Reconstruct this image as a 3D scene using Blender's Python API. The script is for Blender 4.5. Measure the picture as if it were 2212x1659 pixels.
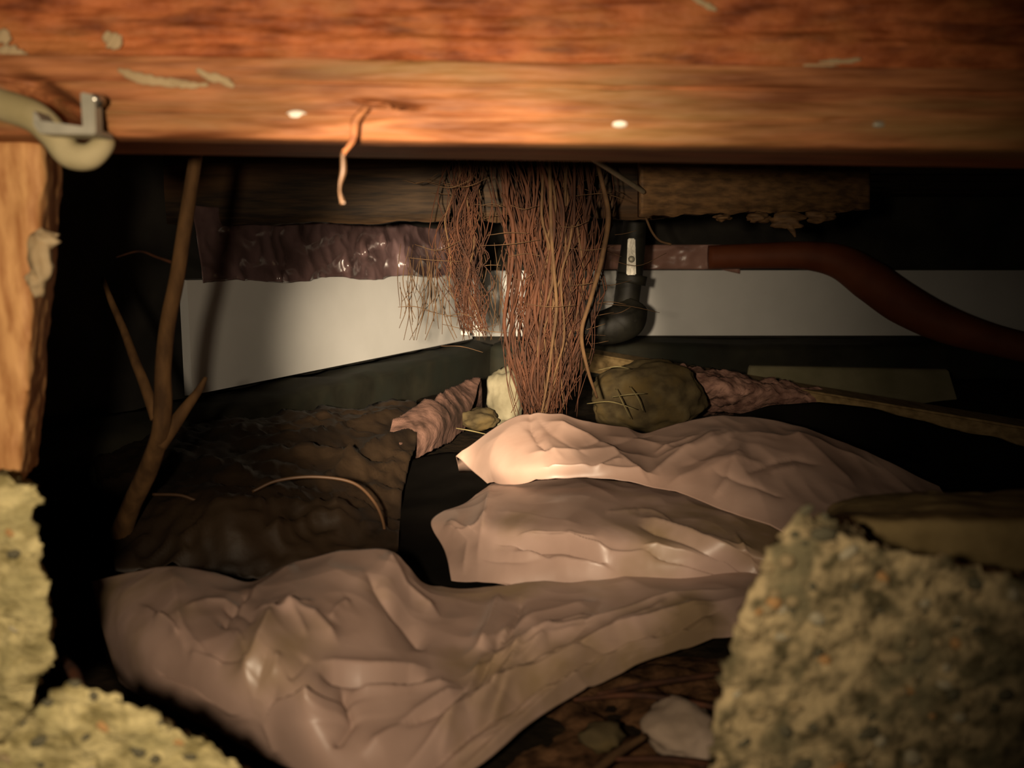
import bpy, bmesh, math, random
from mathutils import Vector, noise, Matrix

random.seed(7)
for o in list(bpy.data.objects):
    bpy.data.objects.remove(o, do_unlink=True)
scene = bpy.context.scene
C = scene.collection

# ------------------------------------------------------------------ camera
EYE = 0.50
F = 1915.0                      # focal length in pixels of the 2212 x 1659 frame
PITCH = math.radians(7.8)
cam_d = bpy.data.cameras.new('camera')
cam_d.sensor_width = 36.0
cam_d.lens = F / 2212.0 * 36.0
cam_d.clip_start = 0.01
cam_d.dof.use_dof = True
cam_d.dof.focus_distance = 2.1
cam_d.dof.aperture_fstop = 4.5
cam = bpy.data.objects.new('camera', cam_d)
C.objects.link(cam)
cam.location = (0, 0, EYE)
cam.rotation_euler = (math.pi / 2 - PITCH, 0, 0)
scene.camera = cam

# ------------------------------------------------------------------ world, light, exposure
world = bpy.data.worlds.new('world')
scene.world = world
world.use_nodes = True
world.node_tree.nodes['Background'].inputs[0].default_value = (1.0, 0.75, 0.5, 1)
world.node_tree.nodes['Background'].inputs[1].default_value = 0.0015

def ray(px, py):
    c, s = math.cos(PITCH), math.sin(PITCH)
    u = (px - 1106.0) / F
    v = -(py - 829.5) / F
    return Vector((u, c + v * s, -s + v * c))

def P(px, py, d):               # point seen at a pixel, d metres in front of the camera
    r = ray(px, py)
    return Vector((0, 0, EYE)) + r * (d / r.y)

def G(px, py, h):               # point seen at a pixel, h metres above the ground
    r = ray(px, py)
    return Vector((0, 0, EYE)) + r * ((h - EYE) / r.z)

LAMP = Vector((-0.12, -0.06, 0.525))
def torch(name, aim, energy, size, blend, color):
    d = bpy.data.lights.new(name, 'SPOT')
    d.energy = energy; d.spot_size = math.radians(size); d.spot_blend = blend
    d.shadow_soft_size = 0.022; d.color = color
    o = bpy.data.objects.new(name, d); C.objects.link(o)
    o.location = LAMP
    o.rotation_euler = (aim - LAMP).to_track_quat('-Z', 'Y').to_euler()
WARM = (1.0, 0.80, 0.56)
torch('torch_hotspot', P(1000, 755, 2.6), 680, 25, 1.0, WARM)
torch('torch_skirt', P(1210, 800, 2.6), 70, 40, 1.0, WARM)
torch('torch_spill', P(880, 800, 2.0), 29, 88, 1.0, WARM)

scene.view_settings.view_transform = 'Standard'
scene.view_settings.look = 'None'
scene.view_settings.gamma = 1.0
scene.view_settings.exposure = 0.35
scene.view_settings.use_curve_mapping = False

# ------------------------------------------------------------------ materials
def mat(name, c1, c2=None, rough=0.8, scale=8.0, stretch=(1, 1, 1), bump=0.3, bscale=None, spec=0.3,
        metal=0.0, contrast=(0.35, 0.65), detail=6.0, c3=None, s3=3.0, coat=0.0, dist=0.002):
    m = bpy.data.materials.new(name); m.use_nodes = True
    nt = m.node_tree; n = nt.nodes; L = nt.links
    b = n['Principled BSDF']
    b.inputs['Roughness'].default_value = rough
    b.inputs['Specular IOR Level'].default_value = spec
    b.inputs['Metallic'].default_value = metal
    b.inputs['Coat Weight'].default_value = coat
    b.inputs['Coat Roughness'].default_value = 0.15
    tc = n.new('ShaderNodeTexCoord'); mp = n.new('ShaderNodeMapping')
    mp.inputs['Scale'].default_value = stretch
    L.new(tc.outputs['Object'], mp.inputs['Vector'])
    nz = n.new('ShaderNodeTexNoise'); nz.inputs['Scale'].default_value = scale; nz.inputs['Detail'].default_value = detail
    L.new(mp.outputs[0], nz.inputs['Vector'])
    cr = n.new('ShaderNodeValToRGB')
    cr.color_ramp.elements[0].position = contrast[0]; cr.color_ramp.elements[1].position = contrast[1]
    cr.color_ramp.elements[0].color = (*c1, 1); cr.color_ramp.elements[1].color = (*(c2 or c1), 1)
    L.new(nz.outputs['Fac'], cr.inputs[0])
    out = cr.outputs[0]
    if c3:
        n3 = n.new('ShaderNodeTexNoise'); n3.inputs['Scale'].default_value = s3; n3.inputs['Detail'].default_value = 4
        L.new(mp.outputs[0], n3.inputs['Vector'])
        r3 = n.new('ShaderNodeValToRGB'); r3.color_ramp.elements[0].position = 0.5; r3.color_ramp.elements[1].position = 0.66
        L.new(n3.outputs['Fac'], r3.inputs[0])
        mx = n.new('ShaderNodeMix'); mx.data_type = 'RGBA'
        L.new(r3.outputs[0], mx.inputs[0]); L.new(out, mx.inputs[6]); mx.inputs[7].default_value = (*c3, 1)
        out = mx.outputs[2]
    L.new(out, b.inputs['Base Color'])
    if bump:
        nb = n.new('ShaderNodeTexNoise'); nb.inputs['Scale'].default_value = bscale or scale * 2; nb.inputs['Detail'].default_value = 6
        L.new(mp.outputs[0], nb.inputs['Vector'])
        bp = n.new('ShaderNodeBump'); bp.inputs['Strength'].default_value = bump; bp.inputs['Distance'].default_value = dist
        L.new(nb.outputs['Fac'], bp.inputs['Height']); L.new(bp.outputs[0], b.inputs['Normal'])
    return m

M = {}
M['sill'] = mat('sill_wood', (0.19, 0.062, 0.021), (0.45, 0.175, 0.066), 0.6, 13, (0.8, 6, 8), 0.6, 22, c3=(0.28, 0.145, 0.05), s3=3.5, dist=0.004)
M['rim'] = mat('rim_wood', (0.28, 0.070, 0.019), (0.50, 0.150, 0.047), 0.65, 15, (2.2, 4, 4), 0.7, 26, c3=(0.42, 0.15, 0.045), s3=5, dist=0.005)
M['post'] = mat('post_wood', (0.42, 0.18, 0.06), (0.72, 0.39, 0.155), 0.65, 20, (4, 4, 0.9), 0.5, 30)
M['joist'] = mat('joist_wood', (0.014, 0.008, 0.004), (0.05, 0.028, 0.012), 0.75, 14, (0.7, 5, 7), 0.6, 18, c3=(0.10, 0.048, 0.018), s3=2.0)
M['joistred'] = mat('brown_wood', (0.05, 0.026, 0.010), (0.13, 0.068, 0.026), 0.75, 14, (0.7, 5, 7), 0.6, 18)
M['subfloor'] = mat('subfloor_wood', (0.03, 0.018, 0.009), (0.06, 0.035, 0.017), 0.8, 10, (1, 6, 6), 0.4)
M['soil'] = mat('soil', (0.006, 0.004, 0.002), (0.019, 0.012, 0.006), 0.95, 12, bump=0.9, bscale=40, spec=0.1, dist=0.01)
M['litter'] = mat('litter', (0.03, 0.014, 0.006), (0.12, 0.06, 0.028), 0.9, 40, bump=0.9, bscale=60, spec=0.1, dist=0.006)
M['darkwall'] = mat('dark_masonry', (0.02, 0.018, 0.015), (0.045, 0.04, 0.032), 0.95, 6, bump=0.5)
M['footing'] = mat('footing', (0.012, 0.011, 0.006), (0.030, 0.028, 0.017), 0.8, 7, bump=0.6, bscale=14, c3=(0.018, 0.021, 0.014), s3=4)
M['panel'] = mat('white_board', (0.70, 0.69, 0.66), (0.78, 0.77, 0.74), 0.42, 4, bump=0.05, spec=0.5)
M['foil'] = mat('mauve_plastic', (0.11, 0.065, 0.062), (0.19, 0.118, 0.118), 0.25, 5, bump=0.35, bscale=18, spec=0.9, coat=0.8, dist=0.01)
M['pinkfoil'] = mat('pink_plastic', (0.34, 0.18, 0.14), (0.44, 0.25, 0.20), 0.3, 6, bump=0.4, bscale=20, spec=0.6, dist=0.008)
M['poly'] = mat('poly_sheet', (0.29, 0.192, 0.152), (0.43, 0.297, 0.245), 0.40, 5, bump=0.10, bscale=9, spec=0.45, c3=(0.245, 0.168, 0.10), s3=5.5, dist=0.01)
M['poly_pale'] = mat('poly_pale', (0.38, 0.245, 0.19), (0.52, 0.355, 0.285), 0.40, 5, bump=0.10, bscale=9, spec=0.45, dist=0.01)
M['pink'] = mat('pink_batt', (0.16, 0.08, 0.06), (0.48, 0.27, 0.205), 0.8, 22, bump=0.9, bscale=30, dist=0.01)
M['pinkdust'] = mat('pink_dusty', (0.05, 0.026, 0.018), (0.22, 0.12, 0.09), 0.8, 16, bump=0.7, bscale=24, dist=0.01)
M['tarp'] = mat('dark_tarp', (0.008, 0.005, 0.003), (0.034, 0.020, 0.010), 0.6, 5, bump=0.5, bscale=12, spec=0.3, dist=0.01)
M['black'] = mat('black_sheet', (0.003, 0.0025, 0.002), (0.006, 0.005, 0.004), 0.9, 5, bump=0.4, spec=0.03)
M['root'] = mat('root', (0.022, 0.0075, 0.003), (0.072, 0.024, 0.009), 0.8, 30, (1, 1, 0.3), 0.4)
M['rootpale'] = mat('root_pale', (0.05, 0.025, 0.010), (0.10, 0.053, 0.021), 0.8, 30, bump=0.3)
M['stem'] = mat('stem', (0.06, 0.028, 0.009), (0.14, 0.07, 0.024), 0.85, 40, (1, 1, 0.4), 0.6)
M['conc'] = mat('concrete', (0.095, 0.078, 0.040), (0.46, 0.355, 0.195), 0.95, 62, (1,1,1), 1.0, 85, 0.15, contrast=(0.36, 0.60), detail=3, c3=(0.17, 0.145, 0.08), s3=30, dist=0.008)
M['conc2'] = mat('concrete_yellow', (0.22, 0.18, 0.075), (0.56, 0.47, 0.235), 0.95, 48, (1,1,1.6), 1.0, 70, 0.15, contrast=(0.34, 0.62), detail=4, c3=(0.34, 0.29, 0.135), s3=20, dist=0.008)
M['mortar'] = mat('mortar', (0.14, 0.10, 0.043), (0.24, 0.175, 0.08), 0.95, 20, bump=0.7, bscale=40, spec=0.1)
M['peb_d'] = mat('pebble_dark', (0.075, 0.068, 0.040), (0.13, 0.115, 0.07), 0.85, 60, bump=0.3)
M['peb_p'] = mat('pebble_pale', (0.34, 0.30, 0.20), (0.44, 0.38, 0.26), 0.85, 60, bump=0.3)
M['peb_o'] = mat('pebble_orange', (0.36, 0.20, 0.08), (0.44, 0.25, 0.10), 0.85, 60, bump=0.3)
M['peb_t'] = mat('pebble_tan', (0.25, 0.19, 0.10), (0.34, 0.26, 0.14), 0.85, 60, bump=0.3)
M['stone'] = mat('stone', (0.045, 0.033, 0.017), (0.10, 0.075, 0.036), 0.95, 22, bump=0.8, bscale=50, spec=0.1, c3=(0.085, 0.058, 0.022), s3=12)
M['palestone'] = mat('pale_stone', (0.15, 0.13, 0.08), (0.28, 0.25, 0.165), 0.9, 14, bump=0.6, bscale=30)
M['greystone'] = mat('grey_stone', (0.24, 0.18, 0.13), (0.34, 0.26, 0.20), 0.9, 14, bump=0.6, bscale=30)
M['iron'] = mat('dark_iron', (0.008, 0.007, 0.005), (0.02, 0.018, 0.012), 0.6, 14, bump=0.5, spec=0.3)
M['steel'] = mat('steel', (0.35, 0.33, 0.28), (0.55, 0.52, 0.45), 0.3, 20, bump=0.3, metal=0.9)
M['galv'] = mat('galvanised', (0.30, 0.28, 0.22), (0.44, 0.41, 0.33), 0.5, 25, bump=0.2, metal=0.35)
M['white'] = mat('bright_white', (0.86, 0.80, 0.68), (0.95, 0.90, 0.80), 0.5, 20, bump=0.1)
M['cream'] = mat('cream_foam', (0.30, 0.245, 0.12), (0.42, 0.35, 0.20), 0.8, 22, bump=0.4)
M['smear'] = mat('pale_smear', (0.36, 0.25, 0.13), (0.52, 0.40, 0.24), 0.85, 25, bump=0.6, bscale=50)
M['rust'] = mat('rust_hose', (0.13, 0.032, 0.010), (0.19, 0.052, 0.018), 0.65, 6, bump=0.2)
M['plank'] = mat('plank_wood', (0.19, 0.125, 0.052), (0.34, 0.235, 0.105), 0.8, 12, (5, 0.8, 5), 0.5)
M['paleboard'] = mat('pale_board', (0.20, 0.18, 0.10), (0.28, 0.25, 0.15), 0.85, 8, bump=0.3)
M['cable'] = mat('cable', (0.26, 0.22, 0.15), (0.34, 0.29, 0.20), 0.5, 12, bump=0.1)
M['wire'] = mat('brown_wire', (0.05, 0.025, 0.011), (0.08, 0.04, 0.018), 0.5, 12, bump=0.1)
M['grass'] = mat('straw', (0.14, 0.11, 0.045), (0.22, 0.18, 0.085), 0.8, 20, bump=0.2)

# saw marks on the rim board: slanting dark scratches
def add_saw(m):
    nt = m.node_tree; n = nt.nodes; L = nt.links; b = n['Principled BSDF']
    src = b.inputs['Base Color'].links[0].from_socket
    tc = n.new('ShaderNodeTexCoord'); mp = n.new('ShaderNodeMapping')
    mp.inputs['Rotation'].default_value = (0, math.radians(-28), 0); mp.inputs['Scale'].default_value = (8, 1, 42)
    L.new(tc.outputs['Object'], mp.inputs['Vector'])
    nz = n.new('ShaderNodeTexNoise'); nz.inputs['Scale'].default_value = 1.6; nz.inputs['Detail'].default_value = 4
    L.new(mp.outputs[0], nz.inputs['Vector'])
    cr = n.new('ShaderNodeValToRGB'); cr.color_ramp.elements[0].position = 0.34; cr.color_ramp.elements[1].position = 0.50
    cr.color_ramp.elements[0].color = (0.45, 0.40, 0.38, 1); cr.color_ramp.elements[1].color = (1, 1, 1, 1)
    L.new(nz.outputs['Fac'], cr.inputs[0])
    mx = n.new('ShaderNodeMix'); mx.data_type = 'RGBA'; mx.blend_type = 'MULTIPLY'; mx.inputs[0].default_value = 1
    L.new(src, mx.inputs[6]); L.new(cr.outputs[0], mx.inputs[7]); L.new(mx.outputs[2], b.inputs['Base Color'])
add_saw(M['rim'])

# ------------------------------------------------------------------ helpers
WLOC = {}
def tag(o, label=None, cat=None, group=None, kind=None):
    if label: o['label'] = label
    if cat: o['category'] = cat
    if group: o['group'] = group
    if kind: o['kind'] = kind
    return o

def empty(name, loc):
    o = bpy.data.objects.new(name, None); C.objects.link(o)
    o.empty_display_size = 0.05
    o.location = loc; WLOC[o.name] = Vector(loc)
    return o

def link_mesh(name, me, material, parent, loc):
    o = bpy.data.objects.new(name, me); C.objects.link(o)
    WLOC[o.name] = Vector(loc)
    if parent:
        o.parent = parent
        o.location = Vector(loc) - WLOC[parent.name]
    else:
        o.location = loc
    if material: me.materials.append(material)
    return o

def mk(name, verts, faces, material, parent=None, smooth=True):
    vs = [Vector(v) for v in verts]
    lo = [min(v[i] for v in vs) for i in range(3)]; hi = [max(v[i] for v in vs) for i in range(3)]
    loc = Vector(((lo[0] + hi[0]) / 2, (lo[1] + hi[1]) / 2, lo[2]))
    me = bpy.data.meshes.new(name)
    me.from_pydata([v - loc for v in vs], [], faces)
    bm = bmesh.new(); bm.from_mesh(me); bmesh.ops.recalc_face_normals(bm, faces=bm.faces); bm.to_mesh(me); bm.free()
    if smooth:
        me.polygons.foreach_set('use_smooth', [True] * len(me.polygons))
    me.update()
    return link_mesh(name, me, material, parent, loc)

def catmull(pts, n):
    # resample a list of vectors to n points with a Catmull-Rom spline
    pts = [Vector(p) for p in pts]
    m = len(pts) - 1
    out = []
    for i in range(n):
        t = i / (n - 1) * m
        k = min(int(t), m - 1); f = t - k
        p1, p2 = pts[k], pts[k + 1]
        p0 = pts[k - 1] if k > 0 else p1 * 2 - p2
        p3 = pts[k + 2] if k + 2 <= m else p2 * 2 - p1
        out.append(0.5 * ((2 * p1) + (p2 - p0) * f + (2 * p0 - 5 * p1 + 4 * p2 - p3) * f * f + (3 * p1 - p0 - 3 * p2 + p3) * f ** 3))
    return out

def tube_data(pts, radii, n=None, seg=8, vs=None, fs=None):
    n = n or max(6, len(pts) * 4)
    cp = catmull(pts, n)
    m = len(radii) - 1
    rr = []
    for i in range(n):
        t = i / (n - 1) * m; k = min(int(t), m - 1) if m else 0; f = t - k
        rr.append(radii[k] * (1 - f) + radii[min(k + 1, m)] * f)
    vs = [] if vs is None else vs; fs = [] if fs is None else fs
    base = len(vs)
    prev = None
    for i in range(n):
        d = (cp[min(i + 1, n - 1)] - cp[max(i - 1, 0)])
        d = d.normalized() if d.length > 1e-9 else Vector((0, 0, 1))
        a = prev if prev is not None else (Vector((0, 1, 0)) if abs(d.y) < 0.9 else Vector((1, 0, 0)))
        u = (a - d * a.dot(d)).normalized(); v = d.cross(u); prev = u
        for k in range(seg):
            an = 2 * math.pi * k / seg
            vs.append(cp[i] + (u * math.cos(an) + v * math.sin(an)) * rr[i])
    for i in range(n - 1):
        for k in range(seg):
            a = base + i * seg + k; b = base + i * seg + (k + 1) % seg
            fs.append((a, b, b + seg, a + seg))
    fs.append(tuple(base + k for k in range(seg))[::-1])
    fs.append(tuple(base + (n - 1) * seg + k for k in range(seg)))
    return vs, fs

def tube(name, pts, radii, material, parent=None, n=None, seg=8):
    vs, fs = tube_data(pts, radii, n, seg)
    return mk(name, vs, fs, material, parent)

def fbm(v, f, o=4):
    a, s = 0.0, 1.0
    for i in range(o):
        a += s * noise.noise(v * f); f *= 2.1; s *= 0.5
    return a

def lump(name, c, r, material, parent=None, sub=4, f=6.0, amp=0.25, seed=0, rotz=0, flat=None):
    bm = bmesh.new(); bmesh.ops.create_icosphere(bm, subdivisions=sub, radius=1.0)
    off = Vector((seed * 3.7, seed * 1.3, seed * 5.1))
    cz, sz = math.cos(rotz), math.sin(rotz)
    for v in bm.verts:
        k = 1 + amp * fbm(v.co * (f / 6.0) + off, 1.4)
        p = v.co * k
        p = Vector((p.x * r[0], p.y * r[1], p.z * r[2]))
        v.co = Vector((p.x * cz - p.y * sz, p.x * sz + p.y * cz, p.z))
    vs = [v.co + Vector(c) for v in bm.verts]; fs = [[v.index for v in fc.verts] for fc in bm.faces]
    bm.verts.ensure_lookup_table()
    bm.free()
    return mk(name, vs, fs, material, parent)

def solid(name, front, back, material, parent=None, voxel=0.008, amp=0.012, f=14.0, seed=0, fine=0.004):
    # outline of world points for the front, the same for the back; voxel-remeshed, roughened
    bm = bmesh.new()
    a = [bm.verts.new(p) for p in front]; b = [bm.verts.new(p) for p in back]
    n = len(a)
    bm.faces.new(a); bm.faces.new(b[::-1])
    for i in range(n):
        j = (i + 1) % n
        bm.faces.new((a[j], a[i], b[i], b[j]))
    bmesh.ops.triangulate(bm, faces=bm.faces[:])
    bmesh.ops.recalc_face_normals(bm, faces=bm.faces[:])
    me = bpy.data.meshes.new('tmp'); bm.to_mesh(me); bm.free()
    to = bpy.data.objects.new('tmp', me); C.objects.link(to)
    md = to.modifiers.new('r', 'REMESH'); md.mode = 'VOXEL'; md.voxel_size = voxel
    ms = to.modifiers.new('s', 'SMOOTH'); ms.factor = 0.5; ms.iterations = 5
    dg = bpy.context.evaluated_depsgraph_get()
    ev = bpy.data.meshes.new_from_object(to.evaluated_get(dg))
    bpy.data.objects.remove(to, do_unlink=True); bpy.data.meshes.remove(me)
    off = Vector((seed * 2.3, seed * 4.1, seed * 1.7))
    nn = [v.normal.copy() for v in ev.vertices]
    vs = [v.co + nn[i] * (amp * fbm(v.co + off, f, 3) + fine * fbm(v.co + off, f * 6, 3)) for i, v in enumerate(ev.vertices)]
    fs = [list(p.vertices) for p in ev.polygons]
    bpy.data.meshes.remove(ev)
    return mk(name, vs, fs, material, parent)

def box8(name, c, material, parent=None, bevel=0.004):
    # 8 corners: bottom ring of four, then top ring of four; bevelled
    bm = bmesh.new(); v = [bm.verts.new(p) for p in c]
    for f in ((0, 1, 2, 3), (7, 6, 5, 4), (0, 4, 5, 1), (1, 5, 6, 2), (2, 6, 7, 3), (3, 7, 4, 0)):
        bm.faces.new([v[i] for i in f])
    bmesh.ops.recalc_face_normals(bm, faces=bm.faces[:])
    if bevel:
        bmesh.ops.bevel(bm, geom=bm.edges[:], offset=bevel, segments=2, affect='EDGES')
    bm.verts.index_update()
    vs = [x.co.copy() for x in bm.verts]; fs = [[x.index for x in fc.verts] for fc in bm.faces]
    bm.free()
    return mk(name, vs, fs, material, parent, smooth=False)

def box(name, lo, hi, material, parent=None, bevel=0.004):
    x0, y0, z0 = lo; x1, y1, z1 = hi
    return box8(name, [(x0, y0, z0), (x1, y0, z0), (x1, y1, z0), (x0, y1, z0), (x0, y0, z1), (x1, y0, z1), (x1, y1, z1), (x0, y1, z1)], material, parent, bevel)

def seg_dist(p, poly):
    # distance from pixel p to a polyline, and the fraction along it
    best = 1e9; bt = 0; n = len(poly) - 1
    for i in range(n):
        ax, ay = poly[i]; bx, by = poly[i + 1]
        dx, dy = bx - ax, by - ay
        t = ((p[0] - ax) * dx + (p[1] - ay) * dy) / (dx * dx + dy * dy + 1e-9)
        t = max(0, min(1, t))
        d = math.hypot(p[0] - ax - dx * t, p[1] - ay - dy * t)
        if d < best: best = d; bt = (i + t) / n
    return best, bt

def sheet(name, rows, material, ridges=(), nu=150, nv=80, amp=0.008, f=9.0, seed=0, parent=None, thick=0.0012, tail=0.12, bulge=0.0, aniso=(1, 1, 1), front_tail=0.0, rough=0.0):
    # rows: lists (from the far edge to the near edge) of (px, py, height); ridges: (polyline, width px, height)
    ridges = [(p, w, h, min(q[0] for q in p) - 5 * w, max(q[0] for q in p) + 5 * w, min(q[1] for q in p) - 5 * w, max(q[1] for q in p) + 5 * w) for p, w, h in ridges]
    RR = [catmull([Vector(p) for p in r], nu) for r in rows]
    cols = [catmull([RR[k][i] for k in range(len(rows))], nv) for i in range(nu)]
    off = Vector((seed * 3.1, seed * 1.9, seed * 0.7))
    vs = []; 
    for j in range(nv):
        for i in range(nu):
            c = cols[i][j]
            w = G(c.x, c.y, max(c.z, 0.004))
            dz = 0.0
            for poly, wd, hh, bx0, bx1, by0, by1 in ridges:
                if not (bx0 < c.x < bx1 and by0 < c.y < by1): continue
                d, t = seg_dist((c.x, c.y), poly)
                if d < wd * 5:
                    fade = min(1.0, 6 * t + 0.15, 6 * (1 - t) + 0.15)
                    dz += hh * math.exp(-d / wd) * fade
            q = Vector((w.x * aniso[0], w.y * aniso[1], w.z * aniso[2])) + off
            rn = 1 - abs(noise.noise(q * f)) * 2
            rn2 = 1 - abs(noise.noise(q * f * 2.3 + Vector((4, 2, 1)))) * 2
            edge = math.sin(math.pi * j / (nv - 1))
            rn3 = 1 - abs(noise.noise(q * f * 4.7 + Vector((1, 7, 3)))) * 2
            w.z += dz + amp * (rn * 0.8 + rn2 * 0.3 + rough * rn3) + bulge * edge
            vs.append(w)
    extra = 0
    if tail:
        top = []
        for s, dn in ((0.35, 0.35), (1.0, 1.0)):
            row = []
            for i in range(nu):
                w = vs[i].copy(); w.y += tail * s; w.z = w.z * (1 - dn) + 0.012 * dn
                row.append(w)
            top.insert(0, row)
        vs = top[0] + top[1] + vs; extra = 2
    if front_tail:
        last = vs[-nu:]
        for i in range(nu):
            w = last[i].copy(); w.y -= front_tail; w.z = max(0.004, w.z - 0.05); vs.append(w)
        extra += 1
    fs = []
    for j in range(nv + extra - 1):
        for i in range(nu - 1):
            a = j * nu + i; fs.append((a, a + 1, a + nu + 1, a + nu))
    o = mk(name, vs, fs, material, parent)
    sm = o.modifiers.new('thickness', 'SOLIDIFY'); sm.thickness = thick; sm.offset = 0
    return o

# ------------------------------------------------------------------ setting: floor, walls, ceiling
def soil_height(x, y):
    h = 0.018 * fbm(Vector((x, y, 0)), 3.0, 4)
    return h
NX, NY = 150, 130
vs = []; fs = []
for j in range(NY):
    for i in range(NX):
        x = -3.0 + 6.2 * i / (NX - 1); y = -0.8 + 5.3 * j / (NY - 1)
        vs.append((x, y, soil_height(x, y)))
for j in range(NY - 1):
    for i in range(NX - 1):
        a = j * NX + i; fs.append((a, a + 1, a + NX + 1, a + NX))
tag(mk('floor', vs, fs, M['soil']), 'dark bare soil floor of the crawl space', 'ground', kind='structure')

wall = box('wall_back', (-1.2, 4.22, -0.1), (3.2, 4.4, 0.9), M['darkwall'], bevel=0)
tag(wall, 'dark masonry wall behind the white boards', 'wall', kind='structure')
def WA(y, off=0.0):             # a point on the slanting left wall line, off = metres into the room
    p = Vector((-0.787 + 0.3797 * (y - 2.37), y, 0)); n = Vector((0.935, -0.355, 0))
    return p + n * off
a, b = WA(0.95, -0.10), WA(4.2, -0.10); a2, b2 = WA(0.95, -0.28), WA(4.2, -0.28)
wall = box8('wall_left', [(a2.x, a2.y, -.1), (a.x, a.y, -.1), (b.x, b.y, -.1), (b2.x, b2.y, -.1), (a2.x, a2.y, .9), (a.x, a.y, .9), (b.x, b.y, .9), (b2.x, b2.y, .9)], M['darkwall'], bevel=0)
tag(wall, 'dark masonry wall running back on the left', 'wall', kind='structure')
wall = box('wall_right', (3.05, 0.4, -0.1), (3.2, 4.22, 0.9), M['darkwall'], bevel=0)
tag(wall, 'unlit masonry wall far to the right', 'wall', kind='structure')
for lo, hi, nm, lb in (((-1.9, 0.80, -0.1), (-0.565, 0.95, 0.66), 'wall_front_left', 'dark masonry of the foundation left of the opening'), ((0.66, 0.80, -0.1), (3.2, 0.95, 0.66), 'wall_front_right', 'dark masonry of the foundation right of the opening')):
    tag(box(nm, lo, hi, M['darkwall'], bevel=0), lb, 'wall', kind='structure')
ceil = empty('ceiling', (0.5, 2.6, 0.80)); tag(ceil, 'dark underside of the plank subfloor', 'ceiling', kind='structure')
y = 0.98
k = 0
while y < 4.2:
    w = 0.135
    box('plank', (-1.9, y, 0.80 + 0.004 * (k % 2)), (3.05, y + w - 0.006, 0.83), M['subfloor'], ceil, 0.002)
    y += w; k += 1

# ------------------------------------------------------------------ sill beam and rim board
def BL(px): return 292 + (px - 200) * 0.0157       # lower edge of the sill in pixels
YB = 0.80
def beam(name, profile, material, px0, px1, n, gouges=(), rough=0.003, f=10):
    vs = []; fs = []
    m = len(profile)
    for i in range(n):
        px = px0 + (px1 - px0) * i / (n - 1)
        for dpy, dy in profile:
            p = P(px, BL(px) + dpy, YB)
            yy = YB + dy
            if dy < 0.05:
                yy += rough * fbm(Vector((p.x * 1.2, 3.1, p.z * 14)), f, 3)
                for gx, gy, rx, ry, dd, sl in gouges:
                    q = ((px - gx) / rx) ** 2 + ((BL(px) + dpy - gy - sl * (px - gx)) / ry) ** 2
                    yy += dd * math.exp(-q)
            vs.append(Vector((p.x, yy, p.z)))
    for i in range(n - 1):
        for k in range(m):
            a = i * m + k; b = i * m + (k + 1) % m
            fs.append((a, b, b + m, a + m))
    fs.append(tuple(range(m))); fs.append(tuple((n - 1) * m + k for k in range(m))[::-1])
    return mk(name, vs, fs, material)
prof = [(0, 0.14), (0, 0.012), (-2, 0.008)]
prof += [(-2 - 50 * t / 10, 0.008 - 0.010 * t / 10) for t in range(1, 11)]
prof += [(-55, 0.002), (-58, 0.003)]
prof += [(-58 - 60 * t / 16, 0.000) for t in range(1, 17)]
prof += [(-121, 0.005), (-125, 0.005), (-128, 0.0)]
prof += [(-128 - 44 * t / 10, -0.001 * t / 10) for t in range(1, 11)]
prof += [(-175, 0.004), (-178, 0.02), (-178, 0.14)]
sill = beam('sill_beam', prof, M['sill'], -400, 2600, 500,
            gouges=[(805, 218, 34, 4.5, 0.020, 0.08), (868, 229, 30, 5, 0.035, 0.14), (1330, 190, 26, 4, 0.006, 0), (1800, 258, 26, 5, 0.006, 0), (1690, 190, 120, 4, 0.006, 0), (2100, 200, 130, 5, 0.006, 0.05),
                    (105, 222, 62, 26, 0.11, 0.5)])
tag(sill, 'orange-brown horizontal timber sill across the top of the opening, studded with nail heads', 'beam')
prof = [(-178, 0.11), (-178, 0.012)] + [(-178 - 330 * t / 60, 0.010 - 0.004 * t / 60) for t in range(1, 61)] + [(-510, 0.11)]
rim = beam('rim_board', prof, M['rim'], -400, 2600, 400, gouges=[(290, 145, 30, 8, 0.02, 0.3), (360, 160, 60, 6, 0.012, 0.2)], rough=0.006, f=7)
tag(rim, 'red-orange rough-sawn board above the sill, at the top edge', 'board')

def disc(name, c, rx, rz, depth, material, parent):
    # low dome facing the camera
    vs = []; fs = []
    K = 16
    rings = [(1.0, 0.0), (0.95, 0.5), (0.7, 0.85), (0.35, 1.0)]
    for r, h in rings:
        for k in range(K):
            a = 2 * math.pi * k / K
            vs.append(Vector(c) + Vector((rx * r * math.cos(a), -depth * h, rz * r * math.sin(a))))
    for j in range(len(rings) - 1):
        for k in range(K):
            a = j * K + k; b = j * K + (k + 1) % K; fs.append((a, b, b + K, a + K))
    fs.append(tuple(3 * K + k for k in range(K))); fs.append(tuple(range(K))[::-1])
    return mk(name, vs, fs, material, parent)
for px, py, rx, rz in ((642, 250, 24, 11), (1338, 268, 19, 9), (1895, 270, 18, 8)):
    disc('nail_head', P(px, py, YB + 0.004), rx / F * YB, rz / F * YB, 0.006, M['white'] if px < 1800 else M['galv'], sill)

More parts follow.
